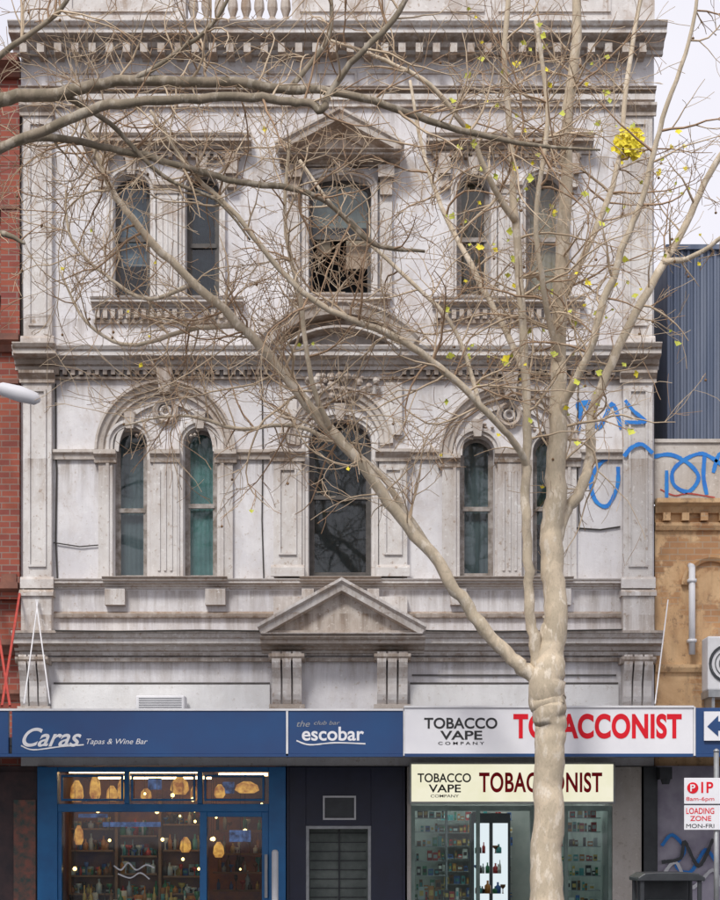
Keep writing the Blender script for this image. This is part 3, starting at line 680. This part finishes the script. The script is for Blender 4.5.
for (a, ya), (b, yb) in zip(pts, pts[1:]):
    m.add([(a, 1.6+ya, zb), (b, 1.6+yb, zb), (b, 1.6+yb, ztp), (a, 1.6+ya, ztp)], [(0, 1, 2, 3)])
xx0 = pts[0][0]; xx1 = pts[-1][0]
m.box(xx0, xx0+.05, 1.66, 8, zb, ztp); m.box(xx0, xx1, 1.7, 8, ztp-.08, ztp-.03); m.box(xx0-.03, xx1, 1.55, 1.75, ztp, ztp+.07); m.obj('corrugated_upper_storey', M['corr'], Q)
m = MB(); m.tube([Vector((fx(691), -.08, fz(655))), Vector((fx(691), -.08, fz(568)))], [.045, .045], 10); m.tube([Vector((fx(691), -.08, fz(568))), Vector((fx(691), .06, fz(565)))], [.045, .045], 10)
for py in (580, 640): m.box(fx(687), fx(695), -.13, .06, fz(py+3), fz(py))
m.obj('downpipe', M['whitep'], Q, True)
m = MB(); m.box(xr, xe, .0, .3, 0, fz(766)); m.obj('ground_floor_wall', M['purple'], Q)
m = MB(); m.box(fx(643), fx(655), -.08, .1, 0, ZT); m.box(fx(655), fx(657), -.05, 0, 0, ZT); m.obj('ground_pier', M['darkmetal'], Q)
for g, c in ((((662,845),(672,835),(684,850),(676,866),(690,872),(705,850),(715,862)), 'graf'), (((660,880),(675,862),(690,888),(712,870),(720,885)), 'whitep'), (((662,862),(680,858),(684,842),(698,866),(712,840)), 'darkmetal')):
    stroke([(fx(a), fz(b)) for a, b in g], .05, -.012-.005*len(c), M[c], Q, 'graffiti')
m = MB(); m.box(fx(656), fx(668), -.35, -.1, fz(780), fz(768)); m.cyl(fx(662), -.3, fz(785), fz(780), .05, .07); m.obj('wall_light', M['darkmetal'], Q)
G = empty('air_conditioner'); y = -.5
m = MB(); m.box(fx(701), fx(765), y, -.05, fz(693), fz(640)); m.obj('casing', M['whitep'], G, bevel=.02)
m = MB(); m.sweep(arc(fx(721), fz(667), 19/S, 19/S, 0, 345, 23), [(0, 0), (.02, 0), (.02, .02), (0, .02)], closed=True, y=y-.002)
for r in (5, 9, 13, 17): m.sweep(arc(fx(721), fz(667), r/S, r/S, 0, 345, 23), [(0, 0), (.012, 0), (.012, .01), (0, .01)], closed=True, y=y-.002)
m.obj('fan_guard', M['darkmetal'], G)
m = MB(); m.box(fx(701), fx(765), -.55, 0, fz(700), fz(693)); m.box(fx(705), fx(708), -.5, .06, fz(712), fz(700)); m.obj('bracket', M['metal'], G)
# ------------------------------------------------------------ ground
m = MB(); m.add([(-600, -600, -.15), (600, -600, -.15), (600, 900, -.15), (-600, 900, -.15)], [(0, 1, 2, 3)]); m.obj('road', M['asphalt'])
P_ = empty('pavement')
m = MB(); m.box(-40, 40, -4.6, 0.02, -.2, -.0); m.box(-40, 40, -36, -23.4, -.2, 0); m.obj('flagstones', M['paving'], P_)
m = MB()
for i in range(60):
    x = -36+i*1.2; m.box(x, x+1.19, -4.9, -4.602, -.2, .004); m.box(x, x+1.19, -23.398, -23.1, -.2, .004)
m.obj('kerb', M['kerb'], P_, bevel=.01)
m = MB()
for i in range(12): x = -36+i*6; m.box(x, x+3, -14.06, -13.94, -.15, -.146)
for y in (-7.0, -20.9): m.box(-40, 40, y, y+.1, -.15, -.146)
m.obj('road_markings', M['line'])
# ------------------------------------------------------------ street furniture
G = empty('litter_bin'); yb = -4.25; s = sc(yb); bx = lambda p: (p-360)/s; bz = lambda p: EYE+(840-p)/s
m = MB(); x0, x1 = bx(636), bx(697); zt = bz(872)
m.box(x0, x1, yb-.33, yb+.33, .06, .92)
for px in (x0, x1-.05):
    for yy in (yb-.33, yb+.28): m.box(px, px+.05, yy, yy+.05, .92, zt-.08)
m.box(x0+.05, x1-.05, yb+.26, yb+.30, .92, zt-.1)
m.obj('bin_body', M['darkmetal'], G, bevel=.015)
m = MB(); top = [(x0-.03, zt-.10), (x0-.03, zt-.06), (x0+.05, zt-.01), (x0+.18, zt), (x1-.18, zt), (x1-.05, zt-.01), (x1+.03, zt-.06), (x1+.03, zt-.10)]
vs = [(a, yb-.36, b) for a, b in top]+[(a, yb+.36, b) for a, b in top]; k = len(top)
m.add(vs, [tuple(range(k)), tuple(range(k, 2*k))]+[(i, (i+1) % k, (i+1) % k+k, i+k) for i in range(k)]); m.obj('hood', M['darkmetal'], G, bevel=.01)
m = MB()
for i in range(9): xx = x0+.05+i*(x1-x0-.1)/9; m.box(xx, xx+.05, yb-.345, yb-.33, .12, .85)
m.obj('front_slats', M['metal'], G)
m = MB(); m.cyl((x0+x1)/2, yb, .92, 1.0, .22, .24, 20); m.obj('liner_rim', M['metal'], G)
G = empty('parking_sign'); ys = -4.35; s = sc(ys); sx_ = lambda p: (p-360)/s; sz_ = lambda p: EYE+(840-p)/s
m = MB(); m.cyl(sx_(717), ys+.04, 0, sz_(752), .03, .03, 12); m.lathe(sx_(717), ys+.04, [(.034, sz_(752)), (.034, sz_(752)+.02), (.01, sz_(752)+.04)], 12); m.obj('pole', M['metal'], G, True)
m = MB(); m.box(sx_(684), sx_(750), ys-.012, ys-.0, sz_(804), sz_(778)); m.box(sx_(684), sx_(750), ys-.012, ys-.0, sz_(830), sz_(805.5)); m.obj('plates', M['white'], G, bevel=.004)
m = MB(); m.cyl(0, 0, 0, .004, .065, .065, 20)
o = m.obj('red_disc', M['red'], G); o.rotation_euler = (math.radians(90), 0, 0); o.location = (sx_(692.5), ys-.013, sz_(788))
text('P', sx_(690), sx_(695), sz_(791.5), sz_(784.5), ys-.020, M['white'], G, off=.02)
text('1P', sx_(701), sx_(713), sz_(793), sz_(782), ys-.014, M['red'], G, off=.02); text('8am-6pm', sx_(686), sx_(714), sz_(802), sz_(797), ys-.014, M['red'], G)
text('LOADING', sx_(686), sx_(714), sz_(814), sz_(808), ys-.014, M['red'], G, off=.01); text('ZONE', sx_(690), sx_(711), sz_(821), sz_(816), ys-.014, M['red'], G, off=.01); text('MON-FRI', sx_(686), sx_(714), sz_(828), sz_(824), ys-.014, M['black'], G)
G = empty('street_lamp'); yl = -5.0
p = lambda a, b: at(a, b, yl)
m = MB(); base = p(-70, 840); m.lathe(base.x, yl, [(.12, 0), (.12, .3), (.08, .35), (.06, 5), (.05, p(0, 380).z)], 14)
m.tube([p(-70, 372), p(-40, 378), p(0, 388)], [.035, .03, .03], 8); m.obj('pole_and_arm', M['metal'], G, True)
m = MB(); m.tube([p(-6, 388), p(2, 389), p(20, 394), p(36, 399), p(40, 401)], [.04, .075, .09, .07, .02], 12); m.obj('luminaire', M['white'], G, True)
G = empty('bollard'); q = at(275, 850, -.9); m = MB(); m.lathe(q.x, -.9, [(.06, 0), (.06, .04), (.045, .05), (.045, q.z-.03), (.03, q.z), (.001, q.z+.005)], 14); m.obj('post', M['whitep'], G, True)
# ------------------------------------------------------------ trees
def smooth(pts, per=5):
    out = []; n = len(pts)
    for i in range(n-1):
        p0, p1, p2, p3 = pts[max(i-1, 0)], pts[i], pts[i+1], pts[min(i+2, n-1)]
        for k in range(per):
            t = k/per
            out.append([.5*((2*b)+(-a+c)*t+(2*a-5*b+4*c-d)*t*t+(-a+3*b-3*c+d)*t**3) for a, b, c, d in zip(p0, p1, p2, p3)])
    out.append(list(pts[-1])); return out
class Tree:
    def __init__(s, name, bark):
        s.e = empty(name); s.bark = bark; s.limbs = MB(); s.tw = MB(); s.tips = []
    def limb(s, data, sides=12, jit=.03):
        base = []
        for px, py, y, w in data:
            v = at(px, py, y); base.append((v.x, v.y, v.z, w/2/sc(y)))
        P = []; rr = []; dr = Vector((0, 0, 0)); sm = smooth(base, 6)
        for i, q in enumerate(sm):
            r = max(q[3], .004)
            k = min(.012, r*.2) if 0 < i < len(sm)-1 else 0
            dr = dr*.75+Vector((R.gauss(0, k), R.gauss(0, k), R.gauss(0, k)))
            P.append(Vector(q[:3])+dr); rr.append(r*R.uniform(.965, 1.04))
        s.limbs.tube(P, rr, sides, 0, True, jit)
        return P, rr
    def twig(s, p, d, length, r, depth, mi):
        n = max(3, int(length/.12)); st = length/n; P = [p.copy()]; rr = [r]; d = d.normalized()
        bend = Vector((R.gauss(0, .08), R.gauss(0, .03), R.gauss(.02, .10)))
        for i in range(n):
            d = (d+bend+Vector((R.gauss(0, .17), R.gauss(0, .12), R.gauss(0, .17)))).normalized()
            q = P[-1]+d*st
            if q.y > -.9: d.y = -abs(d.y); q = P[-1]+d*st
            if q.z < 4.9: d.z = abs(d.z)+.2; q = P[-1]+d*st
            P.append(q); rr.append(max(.0036, r*(1-.72*(i+1)/n)))
        s.tw.tube(P, rr, 4 if depth > 0 else 3, mi, False)
        s.tips.append((P[-1], d.copy()))
        if depth > 0:
            for k in range(int(length/(.24 if depth > 1 else .18))):
                i = R.randrange(1, n)
                side = Vector((R.gauss(0, 1), R.gauss(0, .6), R.gauss(.1, 1)))
                t = (P[min(i+1, n)]-P[i-1]).normalized(); side = (side-t*side.dot(t)).normalized()
                s.twig(P[i], t*R.uniform(.4, 1)+side*R.uniform(.5, 1), length*R.uniform(.3, .65), rr[i]*.65, depth-1, mi if R.random() < .7 else 1-mi)
    def spawn(s, P, rr, t0, t1, count, lmin, lmax, up=.2, depth=2):
        n = len(P)
        for k in range(count):
            i = min(n-2, max(1, int(n*R.uniform(t0, t1))))
            t = (P[i+1]-P[i-1]).normalized(); side = Vector((R.gauss(0, 1), R.gauss(0, .5), R.gauss(up, .9)))
            side = (side-t*side.dot(t)).normalized()
            s.twig(P[i], t*R.uniform(.15, .8)+side, R.uniform(lmin, lmax), min(rr[i]*.55, R.uniform(.010, .018)), depth, R.choice((0, 1, 1)))
    def finish(s):
        s.limbs.obj('trunk_and_limbs', s.bark, s.e, True); s.tw.obj('twigs', [M['twig'], M['twig2']], s.e, True)
def leafat(mb, p, size, mi):
    a = R.uniform(0, 6.28); t = Vector((math.cos(a), R.uniform(-.5, .5), math.sin(a))).normalized(); u = t.cross(Vector((R.uniform(-.6, .6), 1, R.uniform(-.6, .6)))).normalized(); nrm = t.cross(u)
    pr = [(0, 0), (.35, .5), (.2, .75), (.6, .7), (.75, .45), (1.1, 0), (.75, -.45), (.6, -.7), (.2, -.75), (.35, -.5)]
    mb.add([p+(t*x+u*y*.85+nrm*(abs(y)*.25))*size for x, y in pr], [(0,1,2,3,4,5), (0,5,6,7,8,9)], mi)
t1 = Tree('plane_tree', M['bark'])
t1.limb([(544,988,-4,52),(546,960,-4,40),(547,900,-4,34),(547,830,-4,31),(548,770,-4,30),(549,735,-4,31),(548,710,-4,34),(547,690,-4,37),(549,668,-4,32),(552,645,-4,26),(553,615,-4,24)], 24, .03)
Aa = t1.limb([(549,695,-4,26),(552,655,-4,25),(554,600,-4,24),(553,550,-4,23),(553,500,-4,22),(557,430,-4.05,18),(560,350,-4.1,15),(563,260,-4.1,14),(568,160,-4.2,12),(575,60,-4.3,10),(582,-60,-4.4,8)], 16)
Bb = t1.limb([(551,700,-4,14),(538,680,-4,17),(515,662,-4.05,14.5),(488,634,-4.1,13),(455,590,-4.2,12.5),(415,535,-4.3,12),(375,485,-4.4,11.5),(330,430,-4.5,11),(285,375,-4.6,10),(240,325,-4.7,9.5),(195,282,-4.8,8.5),(150,238,-4.9,8),(115,198,-5,6),(95,150,-5.1,5),(78,100,-5.2,3)], 14)
Cc = t1.limb([(548,692,-4,13),(540,662,-4.05,14),(530,620,-4.1,11),(526,560,-4.2,10),(526,500,-4.3,9.5),(528,440,-4.35,9),(524,350,-4.4,8.5),(517,240,-4.5,8),(512,150,-4.6,7),(505,60,-4.7,6),(515,-60,-4.8,5)])
Dd = t1.limb([(554,545,-4,14),(565,510,-3.95,12),(580,485,-3.9,11),(590,450,-3.8,10),(596,405,-3.7,9),(615,355,-3.6,9),(640,305,-3.5,8.5),(662,262,-3.4,8),(690,215,-3.3,7),(725,150,-3.2,6),(770,80,-3.1,4)])
D2 = t1.limb([(662,262,-3.4,7),(692,257,-3.4,5),(730,232,-3.5,4),(780,210,-3.5,3)],8)
Ee = t1.limb([(557,430,-4.05,12),(570,395,-4.3,9),(592,345,-4.5,8),(606,300,-4.6,8),(628,240,-4.7,7),(645,185,-4.8,6),(662,120,-4.9,5),(690,40,-5,4),(700,-40,-5,3)])
Ff = t1.limb([(528,470,-4.3,8),(512,440,-4.6,7),(480,405,-4.9,7),(440,368,-5.1,7),(400,340,-5.3,7),(350,318,-5.5,6),(300,290,-5.6,6),(262,250,-5.7,5),(232,210,-5.8,5),(190,170,-5.8,4),(150,110,-5.8,3)])
Gg = t1.limb([(562,300,-4.1,9),(580,262,-3.8,7),(606,205,-3.5,6),(622,150,-3.4,5),(628,80,-3.3,5),(645,-20,-3.2,4)])
Hh = t1.limb([(515,220,-4.55,8),(492,180,-4.8,6),(468,130,-5,5),(430,85,-5.2,5),(385,60,-5.3,4),(330,40,-5.4,3)])
Ii = t1.limb([(525,370,-4.4,8),(505,330,-4.1,6),(478,280,-3.8,6),(450,225,-3.5,5),(425,160,-3.3,4),(410,80,-3.2,3)])
Jj = t1.limb([(500,650,-4.05,9),(466,606,-4.0,8),(434,556,-3.9,8),(400,505,-3.8,7),(372,466,-3.7,6),(330,440,-3.5,5),(290,425,-3.4,4),(235,428,-3.2,4),(180,415,-3.1,3),(125,425,-3,2)])
Kk = t1.limb([(330,430,-4.5,7),(312,380,-4.8,5),(300,300,-5,5),(285,220,-5.1,4),(290,140,-5.2,3)])
Ll = t1.limb([(560,370,-4.1,8),(545,300,-4.6,6),(535,220,-4.9,5),(548,120,-5.1,5),(535,20,-5.2,4)])
Mm = t1.limb([(240,325,-4.7,6),(190,330,-4.4,5),(130,345,-4.1,4),(85,320,-4,3),(60,270,-3.9,2)])
Nn = t1.limb([(195,282,-4.8,5),(150,300,-4.6,4),(112,280,-4.5,3.5),(72,240,-4.4,3),(66,190,-4.4,2)])
Oo = t1.limb([(480,405,-4.9,5),(455,330,-4.7,4),(400,270,-4.5,4),(340,215,-4.4,3.5),(300,160,-4.3,3)])
for (P, rr), t0, cnt, l0, l1 in ((Aa,.45,24,.6,1.9),(Bb,.36,50,.6,2.0),(Cc,.45,24,.6,1.9),(Dd,.35,15,.4,1.3),(D2,.2,4,.3,.8),(Ee,.2,15,.5,1.4),(Ff,.2,27,.5,1.7),(Gg,.2,14,.4,1.3),(Hh,.1,18,.5,1.5),(Ii,.15,18,.5,1.5),(Jj,.5,24,.4,1.3),(Kk,.1,20,.5,1.4),(Ll,.1,15,.5,1.4),(Mm,.1,20,.4,1.2),(Nn,.1,15,.4,1.2),(Oo,.1,17,.5,1.3)):
    t1.spawn(P, rr, t0, 1, cnt, l0, l1)
t1.finish()
lf = MB()
tips = [t for t in t1.tips if t[0].x > 1.0 and t[0].z > 6.2]
for p, d in R.sample(tips, min(140, len(tips))): leafat(lf, p, R.uniform(.03, .085), R.choice((0, 1, 1)))
for p, d in R.sample(t1.tips, 30): leafat(lf, p, R.uniform(.03, .06), R.choice((0, 1)))
yc = at(628, 144, -3.4)
for k in range(330):
    v = Vector((R.gauss(0, 1), R.gauss(0, 1), R.gauss(0, 1.1))).normalized()*(R.uniform(.0, 1)**.5*.17); leafat(lf, yc+v+Vector((R.choice((0, .03)), 0, 0)), R.uniform(.05, .085), 0)
lf.obj('yellow_leaves', [M['leafy'], M['leafg']], t1.e)
sd = MB()
for p, d in R.sample(t1.tips, 90):
    q = p-Vector((0, 0, .08)); sd.lathe(q.x, q.y, [(.001, q.z-.018), (.016, q.z-.008), (.016, q.z+.008), (.002, q.z+.018), (.0015, q.z+.08)], 6)
sd.obj('seed_balls', M['seed'], t1.e, True)
m = MB(); cx = at(546, 0, -4).x; m.box(cx-.7, cx+.7, -4.55, -3.3, -.02, .004); m.obj('tree_pit', M['soil'], t1.e)
t2 = Tree('plane_tree', M['bark2'])
t2.limb([(-190,1003,-6.5,60),(-188,850,-6.5,46),(-185,650,-6.5,42),(-180,450,-6.5,40),(-165,300,-6.5,36),(-150,240,-6.5,30)], 16)
L1 = t2.limb([(-160,290,-6.5,30),(-110,185,-6.5,22),(-50,122,-6.5,17),(0,100,-6.5,14),(60,92,-6.5,12.5),(130,84,-6.5,11),(220,82,-6.5,10),(290,88,-6.5,9),(350,93,-6.5,8),(420,116,-6.4,7),(480,134,-6.3,6),(540,146,-6.2,4),(600,150,-6.1,2)])
L2 = t2.limb([(-140,260,-6.5,20),(-70,185,-6.7,14),(0,147,-6.8,10),(50,126,-6.9,10),(100,107,-6.9,10),(170,99,-6.9,9),(250,98,-6.9,9),(305,104,-6.9,8),(324,110,-6.9,8),(332,92,-6.9,7),(355,60,-7,6),(388,28,-7,6),(418,-20,-7,5)])
L3 = t2.limb([(0,146,-6.8,8),(45,138,-6.3,8),(100,145,-6.1,7),(170,162,-6,7),(240,182,-5.9,6),(300,191,-5.9,6),(340,212,-5.8,5),(375,245,-5.8,5),(425,252,-5.8,3)])
L4 = t2.limb([(-165,330,-6.5,14),(-90,270,-6.6,9),(-30,238,-6.6,7),(5,235,-6.6,6),(26,243,-6.6,3)],8)
L5 = t2.limb([(130,84,-6.5,7),(175,55,-6.6,5),(215,20,-6.7,4),(240,-30,-6.8,3)],8)
L6 = t2.limb([(290,88,-6.5,6),(325,40,-6.3,5),(330,0,-6.2,4),(318,-40,-6.1,3)],8)
L7 = t2.limb([(-110,185,-6.5,14),(-40,90,-6.6,9),(20,40,-6.7,6),(60,10,-6.7,5),(90,-40,-6.8,4)],8)
L8 = t2.limb([(60,92,-6.5,7),(110,125,-6.2,5),(160,175,-6,4),(215,200,-5.9,3),(250,240,-5.8,2)],8)
for (P, rr), t0, cnt, l0, l1 in ((L1,.35,26,.4,1.4),(L2,.35,13,.4,1.2),(L3,.15,20,.4,1.3),(L4,.5,3,.2,.5),(L5,.1,10,.4,1.1),(L6,.1,10,.4,1),(L7,.4,9,.4,1.2),(L8,.1,15,.3,1.1)):
    t2.spawn(P, rr, t0, 1, cnt, l0, l1)
t2.finish()
# ------------------------------------------------------------ light, sky, camera
w = bpy.data.worlds.new('World'); scene.world = w; w.use_nodes = True; nt = w.node_tree; nt.nodes.clear(); n = N(nt)
sky = n.n('ShaderNodeTexSky', sky_type='NISHITA'); sky.sun_disc = False
sky.sun_elevation = math.radians(48); sky.sun_rotation = math.radians(200); sky.dust_density = 2
tc = n.n('ShaderNodeTexCoord'); no = n.n('ShaderNodeTexNoise'); no.inputs['Scale'].default_value = 2.2; no.inputs['Detail'].default_value = 6
n.l(tc.outputs['Generated'], no.inputs['Vector'])
cloud = n.mix(n.rng(no.outputs[0], .35, .7), (7.7, 7.5, 8.0), (6.9, 6.8, 7.5))
bg = n.n('ShaderNodeBackground'); bg.inputs[1].default_value = .13
n.l(n.mix(n.rng(no.outputs[0], .3, .75, .97, .88), sky.outputs[0], cloud), bg.inputs[0])
wo = n.n('ShaderNodeOutputWorld'); n.l(bg.outputs[0], wo.inputs[0])
sd_ = bpy.data.lights.new('sun', 'SUN'); sd_.energy = 2.7; sd_.angle = math.radians(12); sd_.color = (1, .965, .91)
so = bpy.data.objects.new('sun', sd_); scene.collection.objects.link(so)
el, azm = math.radians(48), math.radians(200)
dirv = Vector((math.sin(azm)*math.cos(el), math.cos(azm)*math.cos(el), math.sin(el)))
so.rotation_euler = dirv.to_track_quat('Z', 'Y').to_euler(); so.location = (0, -20, 20)
cd = bpy.data.cameras.new('camera'); co = bpy.data.objects.new('camera', cd); scene.collection.objects.link(co)
co.location = (0, -D, EYE); co.rotation_euler = (math.radians(90), 0, 0)
cd.sensor_fit = 'HORIZONTAL'; cd.sensor_width = 36; cd.lens = 36*F/720; cd.shift_y = 390/720; cd.clip_end = 3000; cd.clip_start = .1
scene.camera = co
scene.view_settings.view_transform = 'Standard'; scene.view_settings.look = 'None'; scene.view_settings.exposure = 0
